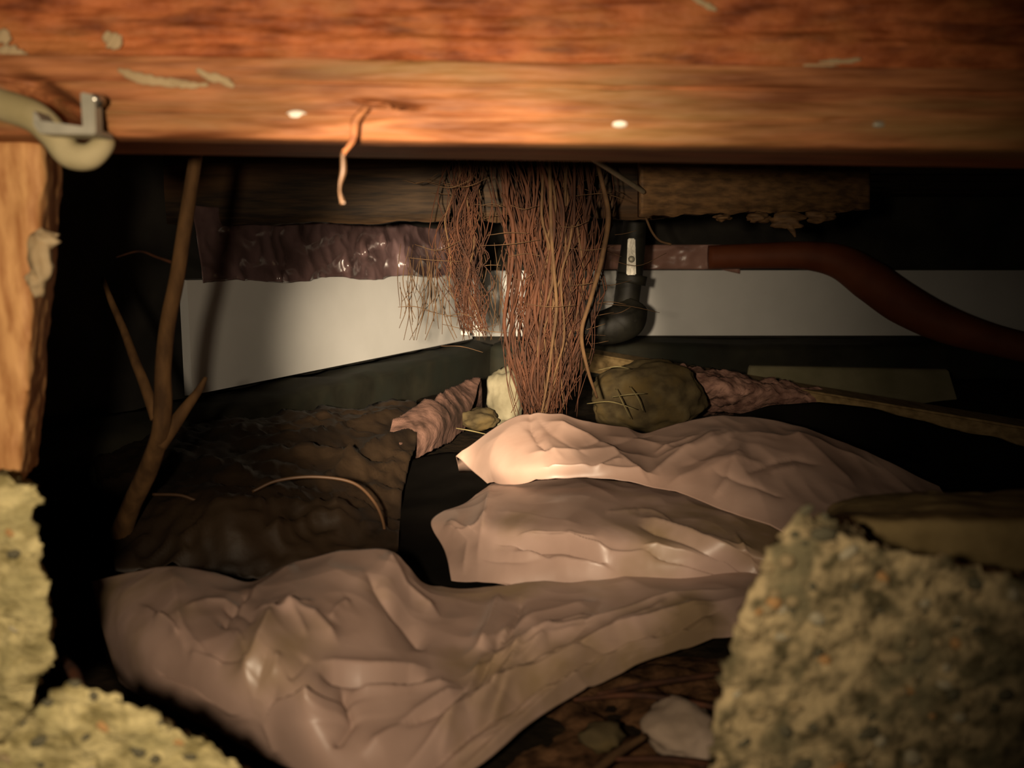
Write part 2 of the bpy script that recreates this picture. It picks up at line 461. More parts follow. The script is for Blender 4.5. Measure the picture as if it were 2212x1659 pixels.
def smear(pts, rad, material, parent, name='mortar_smear', seed=0, flat=0.35, dep=YB, dy=0.0):
    # flattened ragged streak along pixel points, lying on the timber face
    cp = catmull([Vector((p[0], p[1], 0)) for p in pts], 28)
    vs = []; fs = []; K = 10
    for i, c in enumerate(cp):
        t = i / 27
        r = rad * (0.35 + 0.65 * math.sin(math.pi * min(1, max(0, t)) * 0.96 + 0.06)) * (1 + 0.5 * noise.noise(Vector((t * 7, seed * 3.3, 0.5))))
        d = (cp[min(i + 1, 27)] - cp[max(i - 1, 0)]).normalized()
        for k in range(K):
            a = 2 * math.pi * k / K
            r2 = r * (1 + 0.45 * noise.noise(Vector((t * 16, seed * 2.1, math.copysign(3, math.cos(a))))))
            x = c.x - d.y * r2 * math.cos(a); y = c.y + d.x * r2 * math.cos(a)
            p = P(x, y, dep + dy); p.y -= math.sin(a) * r * flat / F * dep
            vs.append(p)
    for i in range(27):
        for k in range(K):
            a = i * K + k; b = i * K + (k + 1) % K; fs.append((a, b, b + K, a + K))
    fs.append(tuple(range(K))[::-1]); fs.append(tuple(27 * K + k for k in range(K)))
    return mk(name, vs, fs, material, parent)
smear([(255, 150), (300, 168), (360, 178), (420, 182)], 11, M['smear'], sill, seed=1, dy=-0.001)
smear([(425, 150), (450, 165), (480, 172), (505, 188)], 11, M['smear'], sill, seed=2, dy=-0.001)
smear([(370, 180), (400, 184), (450, 183)], 7, M['smear'], sill, seed=3, dy=-0.003)
smear([(225, 75), (245, 88), (262, 98)], 20, M['smear'], rim, seed=4, dy=0.008)
smear([(-20, 70), (5, 78), (20, 90)], 18, M['smear'], rim, seed=5, dy=0.008)
smear([(-10, 108), (35, 118), (75, 140)], 17, M['smear'], rim, seed=6, dy=0.008)
smear([(1735, 141), (1790, 137), (1860, 128)], 8, M['smear'], rim, seed=7, dy=0.010)
smear([(1490, -10), (1520, 8), (1548, 22)], 8, M['smear'], rim, seed=8, dy=0.006)
smear([(790, 236), (830, 240), (870, 246)], 12, M['sill'], sill, name='splinter', seed=9, dy=0.002)

# ragged pale wisp hanging over the lower edge of the sill
wisp = empty('hanging_fibre', P(740, 440, 0.79)); tag(wisp, 'pale frayed fibre hanging over the lower edge of the sill beam', 'fibre')
def ribbon(name, pts, w, material, parent, d):
    cp = catmull([P(x, y, d + dd) for x, y, dd in pts], 26)
    vs = []; fs = []
    for i, c in enumerate(cp):
        t = i / 25; ww = w / F * d * (0.4 + 0.6 * math.sin(math.pi * (0.12 + 0.8 * t))) * (1 + 0.4 * noise.noise(c * 60))
        an = t * 1.6
        u = Vector((math.cos(an), math.sin(an) * 0.6, 0.15))
        for s in (-1, -0.3, 0.4, 1): vs.append(c + u * ww * s + Vector((0, 0.002 * (s * s), 0)))
    for i in range(25):
        for k in range(3):
            a = i * 4 + k; fs.append((a, a + 1, a + 5, a + 4))
    o = mk(name, vs, fs, material, parent); m = o.modifiers.new('t', 'SOLIDIFY'); m.thickness = 0.002
    return o
ribbon('pale_strand', [(792, 232, -.008), (768, 262, -.010), (763, 300, -.010), (738, 334, -.008)], 8, M['sill'], wisp, YB)
ribbon('brown_strand', [(739, 328, -.008), (741, 370, -.008), (734, 405, -.006), (740, 440, -.004)], 7, M['wire'], wisp, YB)

# ------------------------------------------------------------------ strap bracket and cream pipe in the top left corner
br = empty('pipe_bracket', P(140, 290, 0.775)); tag(br, 'bent galvanised metal bracket bolted to the beam in the top left corner', 'bracket')
def plate(name, quad, d0, d1, m, parent):
    f = [P(x, y, d0) for x, y in quad]
    b = [p + Vector((0, d1 - d0, 0)) for p in f]
    return box8(name, [f[0], f[1], b[1], b[0], f[3], f[2], b[2], b[3]], m, parent, 0.0012)
plate('vertical_plate', [(178, 288), (206, 288), (203, 205), (172, 198)], 0.765, 0.78, M['galv'], br)
plate('horizontal_plate', [(84, 288), (206, 290), (202, 276), (70, 258)], 0.764, 0.80, M['galv'], br)
plate('side_flange', [(70, 270), (86, 290), (86, 256), (70, 236)], 0.766, 0.80, M['galv'], br)
disc('bolt', P(212, 218, 0.778), 18 / F * .78, 14 / F * .78, 0.012, M['steel'], br)
tube('bolt_shank', [P(212, 224, 0.80), P(212, 222, 0.77)], [0.004, 0.004], M['iron'], br, n=4)
pipe = tube('foam_pipe', [P(-120, 190, .80), P(-20, 220, .80), P(70, 250, .80), P(118, 292, .80), P(150, 332, .80), P(192, 338, .80), P(224, 312, .805), P(232, 296, .82)],
            [.0135, .014, .014, .013, .0125, .0115, .009, .006], M['cream'], n=50, seg=14)
tag(pipe, 'cream foam-wrapped pipe sagging through the metal bracket, top left', 'pipe')

# ------------------------------------------------------------------ post on the left edge
left = [(92, 300), (96, 360), (84, 460), (82, 540), (72, 620), (66, 720), (62, 820), (52, 900), (46, 960), (40, 1060)]
fr = [P(x, y, .86) for x, y in left] + [P(-150, 1060, .86), P(-150, 300, .86)]
bk = [p + Vector((-0.03, 0.10, 0)) for p in fr]
post = solid('wooden_post', fr, bk, M['post'], voxel=0.007, amp=0.004, f=12, fine=0.002)
tag(post, 'weathered tan wooden post standing at the left edge under the beam', 'post')
lump('mortar_lump', P(92, 560, .85), (0.010, 0.012, 0.024), M['smear'], post, 3, amp=0.5, seed=3)
lump('mortar_lump', P(100, 516, .85), (0.013, 0.010, 0.008), M['smear'], post, 3, amp=0.6, seed=5)
lump('mortar_lump', P(78, 606, .85), (0.008, 0.010, 0.012), M['smear'], post, 3, amp=0.6, seed=8)

# ------------------------------------------------------------------ broken concrete round the opening
def pebbles(parent, n, polyfn, face_d, seed, rmin, rmax):
    rnd = random.Random(seed)
    bm = bmesh.new(); bmesh.ops.create_icosphere(bm, subdivisions=1, radius=1.0)
    for v in bm.verts: v.co *= 1 + 0.25 * noise.noise(v.co * 1.7)
    meshes = []
    for key in ('peb_d',) * 5 + ('peb_p',) * 2 + ('peb_o',) + ('peb_t',) * 5:
        me = bpy.data.meshes.new('pebble'); bm.to_mesh(me); me.materials.append(M[key])
        me.polygons.foreach_set('use_smooth', [True] * len(me.polygons)); meshes.append(me)
    bm.free()
    # seat each pebble on the chunk's own surface
    pm = parent.data; base = WLOC[parent.name]
    cand = [p for p in pm.polygons if p.normal.y < -0.35]
    cnt = 0; used = []
    while cnt < n:
        p = rnd.choice(cand); w = p.center + base
        if not polyfn(w): 
            continue
        if any((w - u).length < rmin * 1.6 for u in used) and rnd.random() < 0.9: continue
        used.append(w)
        o = bpy.data.objects.new('pebble', rnd.choice(meshes)); C.objects.link(o); o.parent = parent
        s = rnd.uniform(rmin, rmax)
        o.scale = (s * rnd.uniform(.8, 1.5), s * 0.7, s * rnd.uniform(.6, 1))
        o.location = p.center; o.rotation_euler = (rnd.uniform(-.4, .4), rnd.uniform(-.6, .6), rnd.uniform(-.4, .4))
        cnt += 1

out = [(1735, 1088), (1762, 1128), (1800, 1150), (1900, 1170), (2030, 1195), (2330, 1290), (2330, 2190), (1440, 2190), (1490, 1800), (1520, 1640), (1548, 1520), (1562, 1440), (1590, 1340), (1612, 1270), (1648, 1180), (1700, 1120)]
fr = [P(x, y, .58) for x, y in out]; bk = [p + Vector((0.10, 0.11, -0.06)) for p in fr]
rc = solid('concrete_chunk', fr, bk, M['conc'], voxel=0.006, amp=0.006, f=18, seed=1, fine=0.007)
tag(rc, 'large pebbly concrete chunk with a pointed top corner, lower right', 'concrete')
pebbles(rc, 150, lambda w: w.z > 0.10 and w.y < 0.64, .58, 3, 0.003, 0.0075)

out = [(1752, 1105), (1830, 1085), (1930, 1075), (2050, 1060), (2150, 1056), (2330, 1060), (2330, 1800), (1760, 1800)]
fr = [P(x, y, .82) for x, y in out]
fr = [P(1760, 1125, .70), P(1900, 1122, .70), P(2050, 1118, .70), P(2400, 1120, .70), P(2400, 1960, .70), P(1800, 1960, .70)]
bk = [P(1800, 1082, .95), P(1900, 1068, .95), P(2030, 1056, .95), P(2240, 1052, .95), P(2240, 1560, .95), P(1860, 1560, .95)]
mb = solid('mortar_ledge', fr, bk, M['mortar'], voxel=0.009, amp=0.005, f=9, seed=6, fine=0.002)
tag(mb, 'dim brown mortar ledge running back behind the large pebbly chunk', 'concrete')

out = [(-140, 1050), (-20, 1022), (30, 1030), (85, 1036), (92, 1085), (72, 1125), (84, 1150), (98, 1180), (92, 1215), (118, 1258), (106, 1300), (108, 1370), (104, 1400), (128, 1428), (96, 1475), (70, 1530), (50, 1640), (40, 1930), (-140, 1930)]
fr = [P(x, y, .70) for x, y in out]; bk = [p + Vector((-0.10, 0.14, -0.03)) for p in fr]
lc = solid('concrete_chunk', fr, bk, M['conc2'], voxel=0.006, amp=0.006, f=20, seed=2, fine=0.007)
tag(lc, 'tall ragged yellowish concrete edge below the wooden post on the left', 'concrete')
pebbles(lc, 18, lambda w: w.z > 0.15 and w.y < .76, .7, 5, 0.003, 0.006)
out = [(-140, 1640), (20, 1590), (60, 1530), (110, 1490), (170, 1466), (215, 1480), (245, 1520), (275, 1548), (340, 1540), (385, 1570), (440, 1585), (480, 1618), (560, 1680), (640, 1760), (660, 2190), (-140, 2190)]
fr = [P(x, y, .60) for x, y in out]; bk = [p + Vector((-0.08, 0.10, -0.09)) for p in fr]
bc = solid('concrete_chunk', fr, bk, M['conc2'], voxel=0.006, amp=0.006, f=18, seed=4, fine=0.007)
tag(bc, 'low jagged yellowish concrete chunk in the bottom left corner', 'concrete')
pebbles(bc, 20, lambda w: w.z > 0.12 and w.y < .66, .6, 8, 0.003, 0.006)
tag(tube('twig', [P(140, 1425, .78), P(158, 1450, .74), P(175, 1490, .70)], [.003, .005, .004], M['root'], n=10), 'short rusty twig between the two left concrete chunks', 'twig')

# ------------------------------------------------------------------ joists and floor framing behind the sill
def timber(name, a0, a1, b0, b1, depth, m, seed, rough=0.012):
    # a0/a1 lower and upper points at the near end, b0/b1 at the far end
    vs = []; fs = []; n = 90; ring = 14
    for i in range(n):
        t = i / (n - 1)
        lo = a0.lerp(b0, t); hi = a1.lerp(b1, t)
        lo = lo + Vector((0, 0, rough * fbm(Vector((t * 6, seed, 0)), 2.0, 4)))
        col = []
        for k in range(7):
            p = lo.lerp(hi, k / 6); p = p + Vector((0, rough * 0.4 * fbm(Vector((t * 3, k * 0.8, seed)), 2.2, 3), 0)); col.append(p)
        for k in range(7):
            p = lo.lerp(hi, 1 - k / 6) + Vector((0, depth, 0)); col.append(p)
        vs += col
    for i in range(n - 1):
        for k in range(ring):
            a = i * ring + k; b = i * ring + (k + 1) % ring; fs.append((a, b, b + ring, a + ring))
    fs.append(tuple(range(ring))); fs.append(tuple((n - 1) * ring + k for k in range(ring))[::-1])
    return mk(name, vs, fs, m)
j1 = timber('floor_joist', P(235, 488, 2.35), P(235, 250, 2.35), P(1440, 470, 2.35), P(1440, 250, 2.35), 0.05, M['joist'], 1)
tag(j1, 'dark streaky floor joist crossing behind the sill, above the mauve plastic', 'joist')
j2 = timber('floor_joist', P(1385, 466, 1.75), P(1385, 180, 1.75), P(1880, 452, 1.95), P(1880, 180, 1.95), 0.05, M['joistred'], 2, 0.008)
tag(j2, 'short brown joist end with splintered underside, right of the dark pipe', 'joist')
for px, py, r, s in ((1702, 478, 20, 1), (1640, 470, 14, 2), (1775, 468, 15, 3), (1560, 470, 10, 4)):
    lump('splinter', P(px, py, 1.84), (r * 1.8 / F * 1.8, .012, r * 0.8 / F * 1.8), M['joistred'], j2, 3, amp=0.7, seed=s)
tube('splinter', [P(1700, 480, 1.84), P(1712, 498, 1.84), P(1718, 512, 1.84)], [.009, .006, .002], M['joistred'], j2, n=8)

# ------------------------------------------------------------------ white boards, plastic above them, footings
def board(name, A, B, z0, z1, t, m, bow=0.0):
    d = (B - A); nrm = Vector((d.y, -d.x, 0)).normalized()
    vs = []; fs = []; n = 30
    for i in range(n):
        s = i / (n - 1); p = A.lerp(B, s) + nrm * bow * math.sin(math.pi * s)
        for k, (oz, ot) in enumerate(((z0, 0), (z0 + .003, t), (z1 - .003, t), (z1, 0.001), (z1, 0), (z0, -0.001))):
            q = p + nrm * (ot if k in (1, 2) else 0); vs.append(Vector((q.x, q.y, oz)))
    for i in range(n - 1):
        for k in range(6):
            a = i * 6 + k; b = i * 6 + (k + 1) % 6; fs.append((a, b, b + 6, a + 6))
    fs.append(tuple(range(6))); fs.append(tuple((n - 1) * 6 + k for k in range(6))[::-1])
    return mk(name, vs, fs, m, smooth=False)
pa = board('wall_board', WA(2.24), WA(3.92), 0.163, 0.459, 0.025, M['panel'])
tag(pa, 'long white board on the slanting left wall, brightly lit towards its far end', 'board')
x0 = P(985, 600, 4.05).x; xs = P(1330, 600, 4.05).x; x1 = P(2300, 600, 4.05).x
pb = board('wall_board', Vector((x0, 4.05, 0)), Vector((xs, 4.05, 0)), 0.165, 0.466, 0.022, M['panel'])
tag(pb, 'white board at the back corner, mostly behind the hanging roots', 'board')
pc = board('wall_board', Vector((xs + .006, 4.05, 0)), Vector((x1, 4.05, 0)), 0.168, 0.468, 0.022, M['panel'])
tag(pc, 'grey-lit white board on the back wall right of the dark pipe', 'board')
st = box8('staple', [P(996, 723, 3.55), P(1014, 724, 3.55), P(1014, 724, 3.58), P(996, 723, 3.58), P(996, 715, 3.55), P(1014, 717, 3.55), P(1014, 717, 3.58), P(996, 715, 3.58)], M['white'], None, 0.001)  # white colour stands in for the glint on the metal clip
tag(st, 'tiny clip with its glint painted white, at the lower edge of the left white board', 'clip')

# mauve plastic draped above the left board
def wallsheet(name, fn, nu, nv, m, amp, f, seed, bulges=()):
    vs = []; fs = []
    for j in range(nv):
        for i in range(nu):
            u = i / (nu - 1); v = j / (nv - 1)
            p, n = fn(u, v)
            q = p + Vector((seed, 0, 0))
            r = (1 - 2 * abs(noise.noise(Vector((q.x, q.y, q.z * 1.6)) * f))) * 0.7 + (1 - 2 * abs(noise.noise(q * f * 2.3))) * 0.35
            add = Vector((0, 0, 0))
            for bp, am, sg in bulges:
                dd = ((p - bp).length / sg) ** 2
                if dd < 9: add += (Vector((0, 0, EYE)) - bp).normalized() * am * math.exp(-dd)
            vs.append(p + n * amp * r + add)
    for j in range(nv - 1):
        for i in range(nu - 1):
            a = j * nu + i; fs.append((a, a + 1, a + nu + 1, a + nu))
    o = mk(name, vs, fs, m); s = o.modifiers.new('t', 'SOLIDIFY'); s.thickness = 0.001
    return o
WN = Vector((0.935, -0.355, 0))
def fn(u, v):
    y = 2.28 + (3.95 - 2.28) * u
    p = WA(y, 0.035 - 0.02 * v); p.z = 0.452 + 0.006 * math.sin(u * 23) + (0.19 * v)
    return p, (WN * 0.6 + Vector((0, -0.7, -0.35))).normalized()
def on_wall(px, py):           # where the sight line of a pixel meets the flap
    y = 2.0
    best = None
    while y < 3.95:
        q = P(px, py, y); w = WA(y, 0.03)
        dd = abs(q.x - w.x)
        if best is None or dd < best[0]: best = (dd, q)
        y += 0.005
    return best[1]
ms = wallsheet('plastic_flap', fn, 260, 40, M['foil'], 0.02, 7.5, 3, [(on_wall(880, 564), 0.10, 0.085), (on_wall(750, 570), 0.05, 0.03), (on_wall(790, 540), 0.05, 0.03), (on_wall(830, 522), 0.04, 0.025), (on_wall(600, 598), 0.04, 0.02), (on_wall(960, 530), 0.05, 0.03)])
tag(ms, 'crumpled mauve plastic sheeting over the top of the left white board, with glints', 'plastic sheet')
def fn(u, v):
    x = P(1180, 560, 3.98).x + (P(1600, 560, 3.98).x - P(1180, 560, 3.98).x) * u
    return Vector((x, 4.0 - 0.02 * v, 0.470 + 0.108 * v - 0.02 * (u > 0.9) * (u - .9) * 10)), Vector((0, -1, 0))
ps = wallsheet('plastic_flap', fn, 60, 16, M['pinkfoil'], 0.018, 9, 5)
tag(ps, 'short pink plastic strip above the right white board, beside the dark pipe', 'plastic sheet')
hose = tube('red_hose', [P(1530, 556, 3.88), P(1640, 553, 3.85), P(1740, 552, 3.8), P(1815, 566, 3.75), P(1880, 606, 3.68), P(1950, 655, 3.6), P(2040, 700, 3.5), P(2150, 735, 3.4), P(2320, 775, 3.3)],
            [.052, .055, .06, .072, .085, .085, .075, .06, .055], M['rust'], n=70, seg=18)
tag(hose, 'rust-red flexible hose curving down across the right white board', 'hose')

a, b = WA(1.15, 0.0), WA(3.98, 0.0); a2, b2 = WA(1.45, 0.15), WA(3.98, 0.11)
a = WA(1.55, 0.0); a2 = WA(1.60, 0.15)
def footing_bar(name, A, B, A2, B2, z, m, seed):
    vs = []; fs = []; n = 70; ring = 12
    for i in range(n):
        t = i / (n - 1); p = A.lerp(B, t); q = A2.lerp(B2, t)
        jj = lambda k: 0.008 * fbm(Vector((t * 8, k, seed)), 1.5, 4)
        zz = z + jj(0)
        col = [Vector((p.x, p.y, -0.03)), Vector((p.x, p.y, zz))]
        for k in range(1, 5): 
            w = p.lerp(q, k / 5); col.append(Vector((w.x, w.y, zz - 0.004 * k + jj(k))))
        col += [Vector((q.x, q.y, zz - 0.03)), Vector((q.x + jj(7), q.y - jj(8), zz * 0.7)), Vector((q.x + jj(9), q.y - jj(10), zz * .45)), Vector((q.x + jj(11), q.y - jj(12), zz * .2)), Vector((q.x, q.y, -0.03)), Vector(((q.x + p.x) / 2, (q.y + p.y) / 2, -0.03))]
        vs += col
    for i in range(n - 1):
        for k in range(ring):
            a = i * ring + k; b = i * ring + (k + 1) % ring; fs.append((a, b, b + ring, a + ring))
    fs.append(tuple(range(ring))[::-1]); fs.append(tuple((n - 1) * ring + k for k in range(ring)))
    return mk(name, vs, fs, m)
fo = footing_bar('footing', a, b, a2, b2, 0.155, M['footing'], 2)
tag(fo, 'long dark greenish footing under the left white board', 'footing')
fo2 = footing_bar('footing', Vector((P(1100, 700, 4.03).x, 4.03, 0)), Vector((2.9, 4.03, 0)), Vector((P(1060, 700, 3.86).x, 3.86, 0)), Vector((2.9, 3.86, 0)), 0.162, M['footing'], 5)
tag(fo2, 'dark footing along the back wall under the right white board', 'footing')

# ------------------------------------------------------------------ dark drain pipe with bright clamp
dp = empty('drain_pipe', P(1340, 750, 2.95)); tag(dp, 'dark iron drain pipe with a bulging elbow behind the hanging roots', 'pipe')
tube('pipe_shaft', [P(1372, 380, 2.95), P(1370, 500, 2.95), P(1362, 580, 2.95), P(1352, 660, 2.95)], [.036, .038, .042, .042], M['iron'], dp, n=30, seg=18)
tube('collar', [P(1366, 592, 2.95), P(1362, 612, 2.95)], [.050, .050], M['iron'], dp, n=4, seg=18)
tube('elbow', [P(1368, 660, 2.95), P(1352, 690, 2.93), P(1318, 705, 2.92), P(1275, 712, 2.92)], [.052, .066, .060, .052], M['iron'], dp, n=30, seg=18)
lump('hub', P(1346, 694, 2.92), (.066, .06, .060), M['iron'], dp, 3, amp=0.06, seed=2)
cl = box8('clamp', [P(1353, 594, 2.895), P(1374, 594, 2.895), P(1374, 594, 2.93), P(1353, 594, 2.93), P(1356, 515, 2.895), P(1372, 515, 2.895), P(1372, 515, 2.93), P(1356, 515, 2.93)], M['steel'], dp, 0.003)
cl['label'] = 'bright steel clamp'
disc('clamp_screw', P(1364, 560, 2.885), .011, .011, .008, M['galv'], cl)

tag(tube('cable', [P(1205, 296, .93), P(1250, 325, 1.05), P(1305, 358, 1.3), P(1350, 388, 1.55), P(1392, 416, 1.76)], [.0032, .0035, .004, .0045, .005], M['cable'], n=40), 'pale cable slanting down from the sill beam towards the drain pipe', 'cable')
tag(tube('tendril', [P(1284, 330, 1.9), P(1302, 400, 1.9), P(1314, 470, 1.92), P(1300, 560, 1.95), P(1278, 640, 1.98), P(1256, 720, 2.0), P(1270, 800, 2.02), P(1290, 860, 2.05)], [.004, .005, .006, .0055, .005, .005, .004, .003], M['rootpale'], n=60), 'pale thin trailing tendril on the right side of the root bundle', 'tendril')
tag(tube('fibre_curl', [P(1395, 470, 2.2), P(1408, 500, 2.2), P(1425, 520, 2.2), P(1450, 528, 2.2)], [.003] * 4, M['rootpale'], n=24), 'small pale curl of fibre beside the top of the drain pipe', 'fibre')

# ------------------------------------------------------------------ hanging root bundles
def interp(tab, y):
    for i in range(len(tab) - 1):
        if y <= tab[i + 1][0]:
            a, b = tab[i], tab[i + 1]; t = (y - a[0]) / (b[0] - a[0])
            return [a[k] * (1 - t) + b[k] * t for k in range(1, len(a))]
    return list(tab[-1][1:])
def bundle(name, label, tab, d, nth, nfine, seed, y0, y1, r0, r1, pale=0.25):
    rnd = random.Random(seed)
    c, w = interp(tab, y1)
    e = empty(name, P(c, y1, d)); tag(e, label, 'roots')
    def strand(spread, wob):
        u = max(-1.15, min(1.15, rnd.gauss(0, 0.5))) * spread; v = rnd.uniform(-1, 1)
        ya = y0 + rnd.uniform(0, 25) + (rnd.uniform(120, 260) if rnd.random() < 0.45 else 0); yb = y1 - abs(rnd.gauss(0, 1)) * 40
        ph = rnd.uniform(0, 6.28); fq = rnd.uniform(1, 2.6)
        pts = []
        K = 9
        for k in range(K):
            t = k / (K - 1); yy = ya + (yb - ya) * t
            c, w = interp(tab, yy)
            x = c + u * w + wob * math.sin(ph + fq * t * 6.28) + rnd.uniform(-1, 1) * wob * 0.35
            pts.append(P(x, yy, d + v * w / F * d * 0.7 * (1 - abs(u) * 0.4)))
        return pts
    for i in range(nth):
        r = rnd.uniform(r0, r1)
        tube('root', strand(1.0, 11), [r, r * 0.9, r * 0.85, r * 0.5], M['rootpale'] if rnd.random() < pale else M['root'], e, n=26, seg=6)
    vs = []; fs = []
    for i in range(nfine):
        tube_data(strand(1.2, 15), [.0012, .0013, .0008], 20, 4, vs, fs)
    o = mk('root_hair', vs, fs, M['root'], e); o['kind'] = 'stuff'
    return e
main = [(240, 1180, 105), (330, 1182, 100), (450, 1195, 88), (550, 1192, 80), (650, 1188, 74), (750, 1180, 66), (830, 1174, 52), (900, 1172, 42)]
bundle('root_bundle', 'thick bundle of reddish-brown roots hanging in the middle of the crawl space', main, 2.1, 95, 170, 4, 255, 905, .0018, .0055, 0.15)
side = [(240, 1005, 22), (330, 1005, 26), (450, 1000, 34), (520, 992, 40), (600, 1000, 34), (680, 1015, 24), (740, 1030, 14)]
bundle('root_bundle', 'thinner wispy root strand left of the thick root bundle', side, 2.15, 14, 70, 9, 255, 730, .0012, .0032, 0.15)
# loose fibre veil in front of the left board
rnd = random.Random(3); vs = []; fs = []
for i in range(85):
    x = rnd.uniform(860, 1120); ya = rnd.uniform(520, 640); yb = ya + rnd.uniform(60, 170); d = rnd.uniform(2.15, 2.4)
    if yb > 735: yb = 735
    tube_data([P(x, ya, d), P(x + rnd.uniform(-14, 14), (ya + yb) / 2, d), P(x + rnd.uniform(-20, 20), yb, d)], [.0007, .0011, .0007], 10, 4, vs, fs)
for i in range(60):
    x = rnd.uniform(840, 1330); yy = rnd.uniform(380, 760); d = rnd.uniform(2.0, 2.3); L = rnd.uniform(40, 130)
    tube_data([P(x, yy, d), P(x + L / 2, yy + rnd.uniform(-8, 14), d), P(x + L, yy + rnd.uniform(-16, 22), d)], [.0006, .001, .0006], 10, 4, vs, fs)
fv = mk('fibre_veil', vs, fs, M['rootpale']); tag(fv, 'fine loose fibres and cobwebby rootlets around the root bundle', 'fibres', kind='stuff')

# ------------------------------------------------------------------ forked stem on the left
sr = empty('forked_root', P(262, 1190, 1.42)); tag(sr, 'tall forked brown root rising through the dark on the left', 'root')
tube('main_stem', [P(436, 240, 1.30), P(424, 330, 1.30), P(402, 470, 1.30), P(382, 600, 1.30), P(362, 700, 1.30), P(352, 800, 1.30), P(352, 870, 1.30), P(345, 940, 1.30), P(318, 1020, 1.33), P(285, 1090, 1.37), P(255, 1170, 1.42)],
     [.009, .0095, .0105, .011, .0115, .012, .0135, .013, .015, .015, .018], M['stem'], sr, n=90, seg=10)
tube('branch', [P(222, 600, 1.42), P(240, 650, 1.40), P(268, 715, 1.37), P(290, 775, 1.34), P(312, 830, 1.32), P(338, 905, 1.30)], [.003, .005, .006, .007, .008, .009], M['stem'], sr, n=36, seg=8)
tube('branch', [P(445, 815, 1.34), P(428, 845, 1.33), P(398, 885, 1.32), P(370, 925, 1.31), P(345, 965, 1.30)], [.003, .006, .009, .011, .010], M['stem'], sr, n=30, seg=8)
tube('branch', [P(395, 575, 1.31), P(340, 556, 1.33), P(300, 543, 1.36), P(250, 556, 1.40)], [.003, .002, .0018, .0012], M['root'], sr, n=26, seg=6)

# ------------------------------------------------------------------ things lying at the back
tag(lump('boulder', P(1395, 862, 2.45), (.160, .095, .108), M['stone'], sub=5, amp=0.16, seed=11), 'rounded olive-brown boulder sprinkled with straw right of the root bundle', 'stone')
tag(lump('standing_stone', P(1090, 862, 2.62), (.053, .06, .095), M['palestone'], sub=4, amp=0.22, seed=21), 'pale upright stone at the foot of the root bundle', 'stone')
tag(lump('stone', P(1035, 905, 2.5), (.05, .05, .03), M['stone'], sub=4, amp=0.3, seed=23), 'small dark flat stone left of the pale upright stone', 'stone')
rnd = random.Random(12)
for i, (a, b, c) in enumerate((((1268, 872), (1320, 868), (1375, 885)), ((1330, 840), (1345, 870), (1362, 905)), ((1320, 858), (1360, 852), (1395, 850)), ((1360, 835), (1378, 860), (1390, 890)), ((1290, 800), (1330, 792), (1360, 796)), ((985, 925), (1015, 930), (1050, 938)))):
    tag(tube('straw', [P(*a, 2.26), P(*b, 2.22), P(*c, 2.24)] if i < 5 else [P(*a, 2.2), P(*b, 2.2), P(*c, 2.2)], [.0012, .002, .0012], M['grass'], n=12, seg=5),
        ['straw arching over the lower left of the boulder', 'straw hanging steeply on the boulder face', 'flat straw across the middle of the boulder', 'slanting straw right of the others on the boulder', 'topmost pale straw on the boulder', 'lone pale straw left of the bright plastic peak'][i], 'straw', group='straws by the boulder')

def strip(name, label, rows, m, **kw):
    o = sheet(name, rows, m, **kw); tag(o, label, 'plastic sheet'); return o
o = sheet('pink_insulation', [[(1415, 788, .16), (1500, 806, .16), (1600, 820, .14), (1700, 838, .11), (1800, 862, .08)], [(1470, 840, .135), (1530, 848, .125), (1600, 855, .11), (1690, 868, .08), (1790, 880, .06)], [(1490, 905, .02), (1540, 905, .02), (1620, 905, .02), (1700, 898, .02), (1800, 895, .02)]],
          M['pink'], nu=70, nv=40, rough=0.3, amp=0.02, f=11, seed=3, tail=0.1, thick=0.006)
tag(o, 'crumpled pink insulation batt right of the boulder', 'insulation')
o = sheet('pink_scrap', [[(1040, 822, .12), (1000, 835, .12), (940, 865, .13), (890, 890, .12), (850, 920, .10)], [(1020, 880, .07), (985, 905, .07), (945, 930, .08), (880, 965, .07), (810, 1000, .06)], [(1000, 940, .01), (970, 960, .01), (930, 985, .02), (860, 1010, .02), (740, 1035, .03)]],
          M['pinkdust'], nu=80, nv=50, rough=0.2, amp=0.014, f=8, seed=8, tail=0.06, thick=0.006)
tag(o, 'dusty pink insulation scrap trailing below the dark footing', 'insulation')

# plank sloping down to the right
def plank(name, a, b, w, t, m, parent=None):
    d = (b - a).normalized(); s = d.cross(Vector((0, 0, 1))).normalized() * w; u = s.cross(d).normalized() * t
    if u.z < 0: u = -u
    return box8(name, [a - u, b - u, b + s - u, a + s - u, a, b, b + s, a + s], m, parent, 0.006)
pk = plank('plank', G(1270, 752, .145), G(2420, 940, .085), .11, .075, M['plank'])
tag(pk, 'long dark plank sloping down to the right behind the pink insulation', 'plank')
f0 = [P(1600, 900, 3.15), P(2080, 900, 3.15), P(2050, 800, 3.3), P(1620, 792, 3.3)]; b0 = [p + Vector((0, .025, .004)) for p in f0]
pk = box8('board_offcut', [f0[0], f0[1], b0[1], b0[0], f0[3], f0[2], b0[2], b0[3]], M['paleboard'], None, .004)
tag(pk, 'pale board offcut leaning beyond the sloping plank', 'board')

